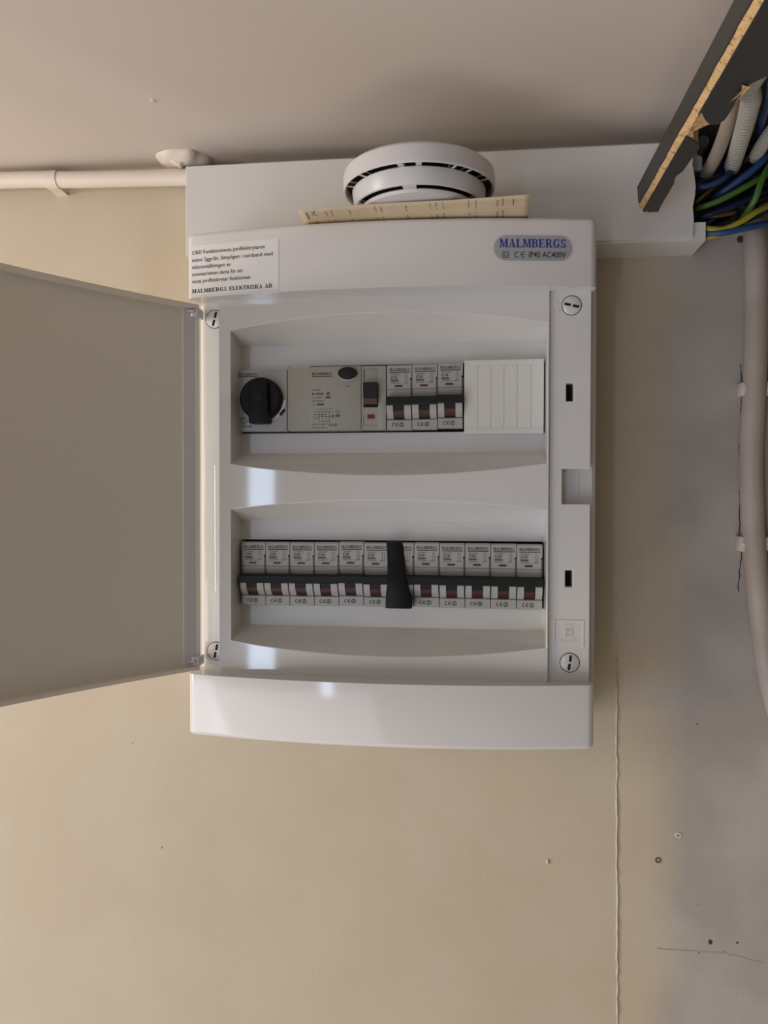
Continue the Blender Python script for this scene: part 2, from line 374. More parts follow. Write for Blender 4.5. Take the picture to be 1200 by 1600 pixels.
# broken end of the bottom channel
b.prism([(-34, 169.5), (-34, 182), (-32.2, 182), (-32.2, 171.5), (0, 171.5), (0, 169.5)], 306, 323, 'x')
b.build('channel', M_trunk, t, merge=False)
b = MB()
edge = [(314.2, 171), (314.8, 183), (314.0, 192), (315.4, 200), (315.8, 206), (315.0, 213), (313.6, 221), (314.4, 236.8)]
b.prism([(-48.5, 171), *edge, (-48.5, 236.8)], -36.2, -34.05, 'y', bev=.5)
b.build('cover', M_trunk, t, bevel=None)
rebase(t)
for (px, pz, r) in [(14, 172.5, 2.6), (22, 173.5, 1.6), (-4, 172.2, 1.8), (33, 174.5, 1.4)]:
    blob('filler_smear', px, pz, r, .9, M_trunk, t, y=-36.2, sq=.5).matrix_parent_inverse = Matrix.Translation(-t.location)

# ================================================================== ENCLOSURE
e = thing('fuse_box', 'white plastic fuse box with two rows of breakers and its door open to the left', 'fuse box', (107, 0, -172))
def ycov(x):   # bowed front of the two covers
    u = (x-106)/137; return -(81.5+13.5*max(0, 1-u*u))
def cover(name, z0, z1, cap):
    n = 36; xa, xb, r = -30.5, 243, 5
    poly = [(xa+2, -6), ]
    for i in range(n+1):
        x = xa+r*.4+(xb-xa-r*.8)*i/n; poly.append((x, ycov(x)))
    arc = lambda cx_, s_: [(cx_+s_*r*math.sin(math.radians(90-q)), ycov(cx_)+r-r*math.cos(math.radians(90-q))) for q in (0, 22, 45, 68, 85)]
    poly = [(xa+3, -6)]+arc(xa+r, -1)+[p for p in poly[1:] if xa+r < p[0] < xb-r]+arc(xb-r, 1)[::-1]+[(xb-3, -6)]
    b = MB(); b.prism(poly, z0, z1, 'z', bev=0)
    # soft edges round the top and bottom outlines
    es = [ed for ed in b.bm.edges if len(ed.link_faces) == 2 and ed.calc_face_angle(0) > 1.0 and min(v.co.y for v in ed.verts) < -.01 and abs(ed.verts[0].co.z-ed.verts[1].co.z) < 1e-6 and abs(ed.verts[0].co.z-cap*S) < 1e-4]
    bmesh.ops.bevel(b.bm, geom=es, offset=3.3*S, segments=4, affect='EDGES', profile=.5)
    o = b.build(name, M_plastic, e, smooth=40); return o
cover('top_cover', 127.3, 171.4, 171.4); cover('bottom_cover', -172.5, -130.2, -172.5)
# base box
b = MB(); b.prism([(-29, 0), (-29, -58.5), (-26.5, -61), (-11.5, -61), (-11.5, -38), (214.5, -38), (214.5, -61), (243.5, -61), (246, -58.5), (246, 0)], -132, 131, 'z')
b.box(-12, 215, -60.5, -37, 119, 131); b.box(-12, 215, -60.5, -37, -132, -119); b.build('base_box', M_plastic, e, merge=False, smooth=40)
# front insert with the two arched recesses
YF, YB, YO = -75.0, -50.0, -40.0
RX0, RX1 = -2.0, 212.4
def arch(x, zend, zmid):
    u = (x-105.5)/107.5; return zend+(zmid-zend)*(1-u*u)
b = MB(); n = 40
cols = [RX0+(RX1-RX0)*i/n for i in range(n+1)]
def zrow(x):
    return [(YF, 132), (YF, arch(x, 106.3, 116.3)), (YB, 100), (YB, 85), (YO, 85), None, (YO, 37.6), (YB, 37.6), (YB, 23), (YF, arch(x, 14.5, 6.6)),
            (YF, arch(x, -16.8, -10)), (YB, -25), (YB, -39), (YO, -39), None, (YO, -85.3), (YB, -85.3), (YB, -100.5), (YF, arch(x, -107.6, -116.4)), (YF, -132)]
for xa, xb in zip(cols, cols[1:]):
    A, B = zrow(xa), zrow(xb)
    for k in range(len(A)-1):
        if A[k] is None or A[k+1] is None: continue
        b.face([(xa, *A[k]), (xb, *B[k]), (xb, *B[k+1]), (xa, *A[k+1])])
for x, xo, ends in ((RX0, -10.5, 1), (RX1, 213.8, -1)):
    A = zrow(x)
    b.face([(x, YF, 132), (xo, YF, 132), (xo, YF, -132), (x, YF, -132)])       # replaced below by a strip in pieces
    b.bm.faces.ensure_lookup_table(); b.bm.faces.remove(b.bm.faces[-1])
    zz = [132, A[1][1], A[9][1], A[10][1], A[18][1], -132]
    for k in range(5): b.face([(x, YF, zz[k]), (xo, YF, zz[k]), (xo, YF, zz[k+1]), (x, YF, zz[k+1])])
    for k in range(5): b.face([(xo, YF, zz[k]), (xo, YF, zz[k+1]), (xo, -60, zz[k+1]), (xo, -60, zz[k])])
    for s0, s1 in ((1, 10), (10, 19)):                                           # side walls of each recess
        P = [A[k] for k in range(s0, s1) if A[k] is not None]
        b.face([(x, *p) for p in P])
b.face([(-10.5, YF, 132), (213.8, YF, 132), (213.8, -60, 132), (-10.5, -60, 132)])
bmesh.ops.remove_doubles(b.bm, verts=b.bm.verts[:], dist=2e-6)
b.box(RX0-.1, 33.4, -50.05, -40, 82.4, 85.4); b.box(33.4, 48.8, -50.05, -40, 83.1, 85.4)
fi = b.build('front_insert', M_insert, e, merge=False, smooth=22, bevel=.5); fi.modifiers['bevel'].harden_normals = True
fi.data.materials.append(mat('white_plastic_matt', (.70, .69, .67), .38))
for p in fi.data.polygons:
    if abs(p.center.y+.050) < .0003: p.material_index = 1
b = MB(); b.box(RX0+.5, RX1-.5, -41, -39, 30, 90); b.box(RX0+.5, RX1-.5, -41, -39, -90, -34); b.build('recess_backing', M_hole, e)
# flat side strips, the right one pierced for the latch and two slots
b = MB(); b.box(-23.5, -10.5, -68, -60, -131, 130, bev=.8); b.build('left_strip', M_insert, e, smooth=40)
YR = -72.0
b = MB()
xs = [213.8, 222.6, 225.0, 229.7, 241.0]; zs = [130, 67, 55.2, 10.6, -12.6, -56.6, -67.6, -131]
def solid(i, j):
    if i >= 1 and j == 3: return False
    if i == 2 and j in (1, 5): return False
    return True
for i in range(4):
    for j in range(7):
        if not solid(i, j): continue
        b.face([(xs[i], YR, zs[j]), (xs[i+1], YR, zs[j]), (xs[i+1], YR, zs[j+1]), (xs[i], YR, zs[j+1])])
        for (ni, nj, q) in ((i-1, j, 0), (i+1, j, 1), (i, j-1, 2), (i, j+1, 3)):
            if 0 <= ni < 4 and 0 <= nj < 7 and solid(ni, nj): continue
            p = {0: [(xs[i], zs[j]), (xs[i], zs[j+1])], 1: [(xs[i+1], zs[j]), (xs[i+1], zs[j+1])], 2: [(xs[i], zs[j]), (xs[i+1], zs[j])], 3: [(xs[i], zs[j+1]), (xs[i+1], zs[j+1])]}[q]
            b.face([(p[0][0], YR, p[0][1]), (p[1][0], YR, p[1][1]), (p[1][0], -60.5, p[1][1]), (p[0][0], -60.5, p[0][1])])
b.build('right_strip', M_insert, e, bevel=.6)
b = MB()
for za, zb in ((55.2, 67), (-67.6, -56.6)): b = MB(); b.box(224.9, 229.8, -62, -60.8, za-.1, zb+.1); b.build('latch_slot', M_hole, e)
b = MB(); b.box(234, 234.6, -61.6, -60.5, -12.6, 10.6); b.build('latch_rib', M_insert, e)
# cover screws
def screw(x, z, ang, dy=0):
    s_ = MB(); s_.lathe([(0, -68.6), (5.7, -68.6), (6.1, -68.3), (6.1, -67.5)], (x, 0, z), 'y', 36); o = s_.build('screw', M_plastic, e, smooth=40)
    g = MB(); g.lathe([(6.15, -68.1), (6.6, -68.1)], (x, 0, z), 'y', 36); g.build('screw_gap', M_charcoal, o)
    k = MB(); ca, sa = math.cos(ang), math.sin(ang)
    for s0, s1 in ((-5.0, -.55), (.55, 5.0)):
        k = MB(); pl = []
        for q in range(16):
            a = 2*math.pi*q/16; u = (s1-.85 if math.cos(a) > 0 else s0+.85)+math.cos(a)*.85; v = math.sin(a)*.85
            pl.append((x+u*ca-v*sa, z+u*sa+v*ca))
        k.prism(pl, -68.75, -68.2, 'y'); k.build('screw_slot', M_charcoal, o)
    o.location.y = dy*S; [setattr(c_, 'location', (0, 0, 0)) for c_ in o.children]
screw(-15.6, 116.0, math.radians(76)); screw(-15.2, -116.6, math.radians(78)); screw(228.2, 118.0, math.radians(-14), -4); screw(228.2, -117.8, math.radians(82), -4)
# moulded rating plate on the right strip
b = MB()
for q in rc(217.6, 218.3, -107.5, -90.1)+rc(236.6, 237.3, -107.5, -90.1)+rc(217.6, 237.3, -90.1, -89.5): b.prism(q, -72.4, -71.9, 'y')
for q in square_mark(227.4, -98, 2.6, .5)+square_mark(227.4, -98, 1.3, .4): b.prism(q, -72.4, -71.9, 'y')
plate = b.build('moulded_rating_plate', M_insert, e, kind='stuff')
ink('moulded_lettering', text_polys('IP40', 227.4, -94.2, height=2.4, align='CENTER')+text_polys('AC400V', 227.4, -104.4, width=12, height=2.6, align='CENTER'), -72, mat('moulded_relief', (.80, .78, .77), .3), plate, .3)
b = MB(); b.box(216.5, 217, -72.4, -71.9, 112.5, 115.5); b.box(219.5, 220, -72.4, -71.9, 113, 115.5); b.box(218.6, 219.1, -72.4, -71.9, 118, 121.5); b.build('moulded_tick', M_plastic, e, kind='stuff')
# white paper label, top left
def ylab(x): return ycov(x)-.18
b = MB(); LX = [-27.5+(63.6)*i/12 for i in range(13)]
for xa, xb in zip(LX, LX[1:]):
    b.face([(xa, ylab(xa), 128.6-(xa+27.5)*-.012), (xb, ylab(xb), 128.6-(xb+27.5)*-.012), (xb, ylab(xb), 162.6), (xa, ylab(xa), 162.6)])
lab = b.build('warning_label', M_paperlabel, e, smooth=30); lab['label'] = 'white paper label with printed black warning text'
P = []
for tx, wd, zz in (('OBS! Funktionstesta jordfelsbrytaren', 53.0, 156.6), ('minst 2ggr/år, lämpligen i samband med', 58.5, 151.6), ('tidsomställningen av', 28.6, 146.8), ('sommar/vinter,detta för att', 37.2, 142.0), ('testa jordfelsbrytar funktionen', 42.6, 137.2)):
    P += text_polys(tx, -26.6, zz, width=wd, height=2.55, bold=.006)
P += slab_polys('MALMBERGS', -26.6, 130.4, 26.0, 2.7)+slab_polys('ELEKTRISKA', .9, 130.4, 24.0, 2.7)+slab_polys('A', 26.3, 130.4, 2.7, 2.7)+slab_polys('B', 29.1, 130.4, 2.6, 2.7)
ink('printed_text', P, ylab, M_ink, lab)
# silver oval badge, top right
BX0, BX1, BZ0, BZ1 = 176.8, 226.8, 143.2, 159.4
def pill(x0, x1, z0, z1, n=14):
    r = (z1-z0)/2; out = []
    for i in range(n+1): a = math.radians(-90+180*i/n); out.append((x1-r+r*math.cos(a), (z0+z1)/2+r*math.sin(a)))
    for i in range(n+1): a = math.radians(90+180*i/n); out.append((x0+r+r*math.cos(a), (z0+z1)/2+r*math.sin(a)))
    return out
def pill_strip(x0, x1, z0, z1, yf, th):
    b = MB(); r = (z1-z0)/2; n = 48; c = (z0+z1)/2; pr = None
    for i in range(n+1):
        x = (x0+x1)/2-(x1-x0)/2*math.cos(math.pi*i/n)
        d = max(0, (x0+r)-x, x-(x1-r)); hh = math.sqrt(max(r*r-d*d, 0))
        cur = [(x, yf(x)-th, c-hh), (x, yf(x)-th, c+hh)]
        if pr: b.face([pr[0], cur[0], cur[1], pr[1]])
        pr = cur
    return b
pill_strip(BX0-.9, BX1+.9, BZ0-.9, BZ1+.9, ycov, .15).build('badge_rim', M_plastic, e, smooth=30)
bd = pill_strip(BX0, BX1, BZ0, BZ1, ycov, .3).build('maker_badge', M_badge, e, smooth=30); bd['label'] = 'silver oval badge with blue maker name'
ink('blue_lettering', slab_polys('MALMBERGS', 180.6, 151.6, 42.6, 5.4), lambda x: ycov(x)-.3, M_blueink, bd)
ink('black_lettering', square_mark(184.4, 147.0, 2.0, .3)+square_mark(184.4, 147.0, 1.05, .25)+ring_polys(191.8, 147.0, 1.9, .45, 12, 60, 300)+ring_polys(195.9, 147.0, 1.9, .45, 12, 60, 300)+line(194.2, 147, 196.6, 147, .4)
    + text_polys('IP40 AC400V', 199.2, 145.2, width=23.6, height=3.8, bold=.008), lambda x: ycov(x)-.3, M_ink, bd)
# door, open about 57 degrees from the wall, seen from inside
dd = Vector((-.532, -.847)); dn = Vector((.847, -.532)); DW = 246
def dpt(s, off): p = Vector((-27.0, -79.5))+dd*s+dn*off; return (p.x, p.y)
def bow(s): return -9.5*(1-((s-DW/2)/(DW/2))**2)
prof_in, prof_out = [], []
for i in range(25):
    s_ = DW*i/24; prof_in.append(dpt(s_, bow(s_)+1.2)); prof_out.append(dpt(s_, bow(s_)-1.2))
b = MB(); b.prism(prof_in+prof_out[::-1], -126.2, 121.8, 'z')
door = b.build('door', M_door, e, smooth=35)
b = MB()
for z0, z1 in ((119.9, 122.6), (-127.0, -124.6)):
    rim = [dpt(DW*i/24, bow(DW*i/24)+1.2) for i in range(25)]; rim2 = [dpt(DW*i/24, bow(DW*i/24)+6.2) for i in range(24, -1, -1)]
    b.prism([dpt(DW*i/24, bow(DW*i/24)-1.3) for i in range(25)]+rim2, z0, z1, 'z')
b.prism([dpt(DW-2.4, -1), dpt(DW, -1), dpt(DW, 6), dpt(DW-2.4, 6)], -127, 122.6, 'z')
b.build('door_rim', M_door, door, smooth=35)
b = MB(); b.prism([dpt(-3.2, 1.2), dpt(0, -1.3), dpt(9, -1.9), dpt(9, 1.0), dpt(0, 1.9), dpt(-2.4, 3.6)], -124.5, 119.8, 'z'); b.build('hinge_rail', M_insert, door)
for zc in (118.0, -121.5):
    b = MB(); b.box(-33, -22.5, -83.5, -71, zc-3.4, zc+3.4, bev=.9); h = b.build('hinge', M_insert, door, smooth=40)
    b = MB(); b.tube([(-31, -84.2, zc-1.2), (-27.5, -84.6, zc+.4), (-24, -84.2, zc+.2)], 1.1, 8); b.build('hinge_pin', M_det, door)
rebase(e)
door.matrix_parent_inverse = Matrix.Translation(-e.location)

# ================================================================== MODULES
PITCH = 17.6; YM = -58.0
def mod(name, label, cat, x0, zc, group=None): return thing(name, label, cat, (x0, YM, zc), group)
def breaker(rating):
    r = thing('circuit_breaker', '', 'circuit breaker')
    W_ = 17.2
    b = MB()   # local: x 0..17.4, y 0 = label face, z -22.5..22.5
    b.prism([(18, 22.4), (.8, 22.4), (0, 21.6), (0, 5.9), (.7, 5.7), (.7, 5.3), (0, 5.1), (1.4, .2), (1.4, -6.0), (1.4, -15.2), (.4, -15.6), (0, -16), (0, -21.6), (.8, -22.4), (18, -22.4)], .1, W_, 'x')
    b.build('body', M_module, r)
    b = MB()
    for xa, xb in ((.3, 4.7), (12.4, 17.0)):
        pf = [(1.5, -5.9)]+[(-5.2+5.6*((k/8)**2.2), -6.0-9.0*k/8) for k in range(9)]+[(1.5, -15)]
        b = MB(); b.prism(pf, xa, xb, 'x'); b.build('cheek', M_module, r, smooth=30)
    b = MB(); b.prism([(1.5, .1), (-5.6, -.2), (-6.6, -1.0), (-6.6, -5.2), (-5.9, -6.0), (1.5, -6.0)], 0, 17.58, 'x')
    b.prism([(1.5, -5.8), (-4.6, -5.8), (-3.6, -9.6), (1.5, -9.6)], 4.7, 12.4, 'x')
    tg = b.build('toggle', M_charcoal, r); tg['label'] = 'charcoal switch lever'
    b = MB(); b.prism([(1.5, -9.6), (-3.6, -9.6), (-2.4, -12.2), (-.6, -14.2), (1.5, -14.2)], 4.75, 12.35, 'x'); rm = b.build('on_mark', M_red, tg)
    b = MB(); b.box(4.7, 12.4, 1.0, 1.36, -15.1, -13.9); b.build('lever_gap', M_hole, r)
    b = MB(); b.box(5.4, 10.7, -.15, .5, 7.1, 8.5); b.build('indicator_window', M_redwin, r)
    b = MB(); b.box(16.2, 17.5, -.1, .2, 12.2, 13.4); b.build('side_notch', M_charcoal, r)
    b = MB(); b.box(16.4, 17.5, -.1, .6, .3, 12.2); b.build('side_groove', M_inkfaint, r)
    p = slab_polys('MALMBERGS', 1.7, 18.2, 14.2, 1.95)+rc(1.7, 16.0, 17.0, 17.55)
    p += text_polys(rating, 2.6, 13.0, width=4.6, height=1.7, bold=.03)+ce_mark(4.9, -19, 2.6, .42)
    ink('printed_text', p, 0, M_ink, r)
    q = text_polys('AUS6H', 2.6, 15.2, width=6.0, height=1.2)+rc(2.5, 8.0, 11.0, 12.3)+text_polys('230/400V~', 2.5, 9.6, width=7.4, height=.9)
    q += line(12.9, 15.8, 12.9, 14.2, .25)+line(12.9, 14.2, 12.2, 12.8, .25)+line(12.9, 12.8, 12.9, 10.2, .25)+line(14.2, 15.8, 14.2, 10.2, .25)+line(12.4, 15.8, 13.6, 15.8, .25)+line(11.4, 10, 14.8, 10, .3)+line(11.8, 10, 11.8, 9.2, .3)
    ink('fine_print', q, 0, M_inkfaint, r)
    return r
def copy_tree(o, parent=None):
    c = o.copy(); C.objects.link(c); c.parent = parent
    for ch in o.children: copy_tree(ch, c)
    return c
up = ['grey C16 circuit breaker next to the big residual current switch in the upper row', 'middle one of the three grey C16 circuit breakers in the upper row', 'grey C16 circuit breaker touching the ribbed blank in the upper row']
c16 = breaker('C16'); c10 = None
for i in range(3):
    o = c16 if i == 0 else copy_tree(c16)
    o.location = Vector((104.4+PITCH*i, YM, 61.2+[-.2, .1, .8][i]))*S; o['label'] = up[i]; o['group'] = 'C16 breakers in the upper row'
low = ['grey C10 circuit breaker at the left end of the lower row',
       'grey C10 circuit breaker, second from the left end of the lower row',
       'grey C10 circuit breaker, third from the left end of the lower row',
       'grey C10 circuit breaker, fourth from the left end, below the residual current switch print',
       'grey C10 circuit breaker sitting slightly high, second to the left of the black tape',
       'grey C10 circuit breaker directly left of the black tape in the lower row',
       'grey circuit breaker mostly hidden behind the black tape in the lower row',
       'grey C10 circuit breaker directly right of the black tape in the lower row',
       'grey C10 circuit breaker, second to the right of the black tape in the lower row',
       'grey C10 circuit breaker, third from the right end of the lower row',
       'grey C10 circuit breaker, second from the right end of the lower row',
       'grey C10 circuit breaker at the right end of the lower row']
c10 = breaker('C10'); ux = [.2, .1, 0, -.1, -.2, -.2, -.2, -.1, 0, .1, .15, .2]
dz = [-.1, -.1, -.1, 0, .5, .0, .1, .3, 0, 0, -.2, -.4]
for i in range(12):
    o = c10 if i == 0 else copy_tree(c10)
    o.location = Vector((.4+PITCH*i, YM, -62.6+dz[i]))*S; o['label'] = low[i]; o['group'] = 'breakers in the lower row'
# main switch
r = mod('main_switch', 'light grey main switch module with large round black rotary knob, left end of upper row', 'switch', -3.0, 60.2)
b = MB(); b.box(.1, 36.4, 0, 18, -21.8, 21.8, bev=.6); b.build('body', M_switchbody, r, smooth=40)
kx, kz = 18.7, .6
b = MB(); b.lathe([(0, -7.0), (13.6, -7.0), (14.8, -5.6), (15.0, .2)], (kx, 0, kz), 'y', 48)
b.prism([(kx-6.8, kz-17.8), (kx+6.8, kz-17.8), (kx+7.2, kz-10), (kx+6.0, kz+12.5), (kx-6.0, kz+12.5), (kx-7.2, kz-10)], -11.5, -.2, 'y', bev=1)
kn = b.build('rotary_knob', M_black, r, merge=False, smooth=40); kn['label'] = 'round black rotary knob'
b = MB(); b.box(kx-2.2, kx+2.2, -11.8, -11.3, kz-1.6, kz+2.6); b.build('knob_socket', M_charcoal, kn); b = MB(); b.box(kx-1.4, kx+1.4, -11.95, -11.6, kz-.8, kz+1.8); b.build('socket_hole', M_hole, kn)
b = MB(); b.lathe([(15.2, -1), (17.2, -1), (17.2, .1)], (kx, 0, kz), 'y', 20, math.radians(-64), math.radians(-2)); b.build('position_ring', M_plastic, r)
b = MB()
for q in line(kx+13.0, kz-11.3, kx+16.2, kz-7.4, 1.7): b.prism(q, -1.4, -.9, 'y')
b.build('position_mark', M_black, r)
pk = slab_polys('MALMBERGS', 1.2, 17.6, 14.0, 1.7)+rc(1.2, 15.2, 16.7, 17.1)+ring_polys(4.9, -14.2, 2.5, .4)+ring_polys(4.9, -13.5, .8, .35, 8, 0, 270)+ring_polys(4.9, -14.9, .8, .35, 8, -180, 90)+text_polys('AUSD-40', 1.6, -19.2, width=9.4, height=1.7)
ink('printed_text', pk, 0, M_ink, r)
# residual current device
r = mod('residual_current_switch', 'wide grey residual current switch with oval test button and circuit diagram in the upper row', 'switch', 33.8, 60.4)
b = MB()
b.prism([(.1, -20.9), (1.2, -22.0), (52.6, -22.0), (52.6, 23.0), (15.2, 23.0), (15.2, 22.0), (.1, 22.0)], 0, 17, 'y', bev=.3)
b.prism([(15.4, -21.4), (52.4, -21.4), (52.4, 22.6), (15.4, 22.6)], -.7, .1, 'y', bev=.3)
b.box(52.7, 70.0, 1.5, 17, -21.8, 22.6)
b.box(52.7, 54.0, 0, 2, -21.8, 22.6); b.box(64.4, 70.0, -.2, 2, -21.8, 22.6, bev=.2); b.box(54, 64.5, .2, 2, 20.9, 22.6); b.box(54, 64.5, .2, 2, -21.8, -18.6); b.box(54, 64.5, .2, 2, -12, -6)
b.box(54, 64.5, .6, 2, -18.6, -12)
b.build('body', M_rcd, r, merge=False, smooth=40)
def ell(cx, cz, rx, rz, n=32): return [(cx+rx*math.cos(2*math.pi*i/n), cz+rz*math.sin(2*math.pi*i/n)) for i in range(n)]
b = MB(); b.prism(ell(43.2, 17.0, 7.4, 5.0), -1.8, -.5, 'y', bev=.3); b.build('button_bezel', M_switchbody, r, smooth=40)
b = MB(); b.prism(ell(43.3, 17.6, 6.9, 4.3), -3.2, -1.5, 'y', bev=.5); o = b.build('test_button', M_charcoal, r, smooth=40); o['label'] = 'dark oval test button'
b = MB(); b.prism([(1.6, 11.0), (-5.4, 10.6), (-6.4, 9.6), (-4.8, -.5), (1.6, -.5)], 54.6, 64.0, 'x'); tg = b.build('toggle', M_charcoal, r); tg['label'] = 'charcoal switch lever'
b = MB(); b.prism([(1.6, -.5), (-4.8, -.5), (-2.6, -4.2), (1.6, -4.2)], 54.65, 63.95, 'x'); b.build('on_mark', M_red, tg)
b = MB(); b.box(54.4, 64.2, .05, 1.4, -6.0, -4.1); b.build('lever_gap', M_hole, r)
b = MB(); b.box(57.0, 61.8, -.2, .7, -13.8, -11.0); b.build('indicator_window', M_redwin, r)
pk = slab_polys('MALMBERGS', 17.6, 16.8, 14.6, 1.9)+rc(17.6, 32.2, 15.6, 16.0)+text_polys('In:40A', 18, 3.0, width=8.4, height=1.6, bold=.02)+text_polys('TEST', 41.3, 8.2, width=3.6, height=.9)
pk += ce_mark(30.6, -18.2, 1.9, .3)+ring_polys(29.2, 3.8, 1.1, .35, 12)+line(29.2, 2.4, 29.2, 5.2, .3)+line(27.9, 3.8, 30.5, 3.8, .3)
ink('printed_text', pk, -.7, M_ink, r)
pk = text_polys('AUR6', 18, 5.8, width=5.8, height=1.4)+text_polys('Un:400V~', 18, .6, width=8.2, height=1.2)+rc(27.4, 31, .4, 1.9)+text_polys('I\u0394n:30mA', 18, -1.8, width=8.6, height=1.2)+text_polys('Im', 18.4, -4.3, width=2.2, height=1.0)+rc(21.2, 26.2, -4.4, -3.0)
for k in range(4): pk += line(22.8+2.4*k, -7.6, 21.8+2.4*k+1, -9.6, .25)+line(22.8+2.4*k, -9.6, 22.8+2.4*k, -14.8, .25)
pk += line(19.6, -10.8, 27.6, -10.8, .3)+line(21.6, -12.0, 32.2, -12.0, .3)+line(19.6, -13.4, 23, -13.4, .3)+line(19.6, -10.8, 19.0, -12.1, .3)+line(19.0, -12.1, 19.6, -13.4, .3)
pk += rc(32.0, 33.0, -13.0, -11.0)+line(33.4, -10.2, 33.4, -13.6, .25)+ring_polys(36.2, -8.9, 1.2, .3, 10)+rc(34.6, 37.6, -12.6, -10.8)+line(18.6, -9.0, 35, -9.0, .2)
pk += text_polys('1 3 5 7 N', 21.6, -7.3, width=10.4, height=1.1)+text_polys('2 4 6 8 N', 22.2, -16.2, width=9.0, height=1.2)+text_polys('IEC61008-1', 18.2, -18.2, width=10.6, height=1.1)+text_polys('EN 61008-1', 18.2, -20.4, width=10.6, height=1.1)
ink('fine_print', pk, -.7, M_inkfaint, r)
# blanking strip
r = mod('blanking_plate', 'ribbed white blanking plate filling the right end of the upper row', 'blanking plate', 157.8, 60.6)
b = MB(); g = [9.4, 18.4, 27.2, 36.1, 45.4]
poly = [(0, 8), (0, 0)]
for q in g: poly += [(q-.35, 0), (q-.1, .55), (q+.1, .55), (q+.35, 0)]
poly += [(53.8, 0), (53.8, 8)]
b.prism(poly, -21.4, 21.4, 'z'); b.box(0, 53.8, 0, 8, 21.4, 25.2, bev=.3); b.box(0, 53.8, 0, 8, -25.2, -21.4, bev=.3)
b.build('plate', mat('blank_plastic', (.74, .73, .68), .4), r, merge=False)
# black tape over the seventh breaker
b = MB()
rows = [(23.4, .6, -59.2, 104.4, 115.2), (21.5, .6, -59.6, 104.4, 115.6), (14, .6, -60.0, 104.9, 116.6), (6, .6, -61.5, 105.4, 117.4), (1.5, 0, -65.2, 105.9, 118.2), (-5, 0, -67.2, 105.7, 119.4), (-10.5, 0, -66.6, 104.9, 120.8), (-13.5, 0, -66.4, 104.7, 122.6), (-16.5, 0, -66.2, 104.5, 122.8), (-20.2, 0, -66.0, 104.4, 122.8), (-22.2, 0, -65.6, 104.4, 122.4)]
prev = None
for z, _, y, xa, xb in rows:
    z += -62.6; cur = [(xa, y+1.0, z), (xa+1.2, y, z), ((xa+xb)/2-1, y-.1, z), (xb-1.4, y, z), (xb, y+1.2, z)]
    back = [(xb, y+4.5, z), (xa, y+4.5, z)]; loop = cur+back
    if prev:
        for k in range(len(loop)): b.face([prev[k], prev[(k+1) % len(loop)], loop[(k+1) % len(loop)], loop[k]])
    else: b.face(loop)
    prev = loop
b.face(prev[::-1])
tp = b.build('black_tape', M_tape, smooth=50); tag(tp, 'strip of black tape stuck upright over one breaker in the lower row', 'tape')

# ================================================================== DETECTOR and LEAFLET on top of the box
dx, dy = 128.5, -88.0
d = thing('smoke_detector', 'round white smoke detector lying face down on top of the fuse box', 'smoke detector', (dx, dy, 174.4))
b = MB(); R_ = 49
b.lathe([(0, 203.5), (36, 203.5), (46.8, 202.0), (48.6, 200.2), (49.2, 196.5), (49.0, 190.2), (48.2, 189.2), (47.2, 190.2), (46.8, 196.5), (43.4, 197.2)], (dx, dy, 0), 'z', 72)
b.build('outer_ring', M_det, d, smooth=35)
b = MB(); b.lathe([(38.5, 189.7), (42.6, 189.7), (43.3, 189.0), (43.0, 187), (42.0, 181.0), (41.3, 179.3), (40.4, 179.0)], (dx, dy, 0), 'z', 72)
b.build('drum', M_det, d, smooth=35)
b = MB(); b.lathe([(34.5, 177.8), (34.5, 181), (41.4, 181)], (dx, dy, 0), 'z', 64); b.lathe([(38.6, 189.5), (38.6, 194.5), (46.9, 194.5)], (dx, dy, 0), 'z', 72); b.build('shadow_gap', M_charcoal, d)  # dark rings put in for the shade inside the two slots
b = MB(); b.lathe([(34.4, 178.3), (37.4, 178.3), (37.9, 177.6), (37.0, 176.0), (34, 174.9), (0, 174.7)], (dx, dy, 0), 'z', 64)
b.build('cap', M_det, d, smooth=35)
for a in (-160, -136, -100, -86, -58, -44, -22, 40, 90, 140):
    b = MB(); a0 = math.radians(a); w_ = math.radians(4.5 if a in (-100, -86) else 2.6)
    b.lathe([(39, 189.4), (47.2, 189.6), (47.2, 192.4), (39, 192.4)], (dx, dy, 0), 'z', 4, a0-w_/2, a0+w_/2, close=True); b.build('ring_clip', M_det, d, merge=False)
for a in (-94, -20, -160, 80):
    b = MB(); a0 = math.radians(a); w_ = math.radians(12)
    b.lathe([(36.4, 177.4), (41.0, 178.6), (41.0, 180.2), (36.4, 180.2)], (dx, dy, 0), 'z', 6, a0-w_/2, a0+w_/2, close=True); b.build('cap_clip', M_det, d, merge=False)
rebase(d)
# leaflet: lies on the cover, its front part sticking out into the air
lf = thing('paper_leaflet', 'cream printed paper leaflet sticking out from under the smoke detector', 'leaflet', (128, -90, 172))
A0 = (53.1, -108.5, 174.0); A1 = (198.1, -118.7, 174.0)
def leaf(u, v):     # u along the front, v from the back edge (0) to the front edge (1)
    xb_, yb_ = 52+148*u, -40.0
    fx = A0[0]+(A1[0]-A0[0])*u; fy = A0[1]+(A1[1]-A0[1])*u-2.5*math.sin(math.pi*u)
    x = xb_+(fx-xb_)*v; y = yb_+(fy-yb_)*v
    z = 172.0+(1.4 if v > .75 else .6)*v+.5*math.sin(u*7)*v*v*(0 if v < .7 else 1)+.25
    return (x, y, min(z, 174.3))
b = MB(); nu, nv = 40, 12
for i in range(nu):
    for j in range(nv):
        b.face([leaf(i/nu, j/nv), leaf((i+1)/nu, j/nv), leaf((i+1)/nu, (j+1)/nv), leaf(i/nu, (j+1)/nv)])
sheet = b.build('sheet', M_cream, lf, smooth=60)
mod_ = sheet.modifiers.new('thick', 'SOLIDIFY'); mod_.thickness = .0003; mod_.offset = 0
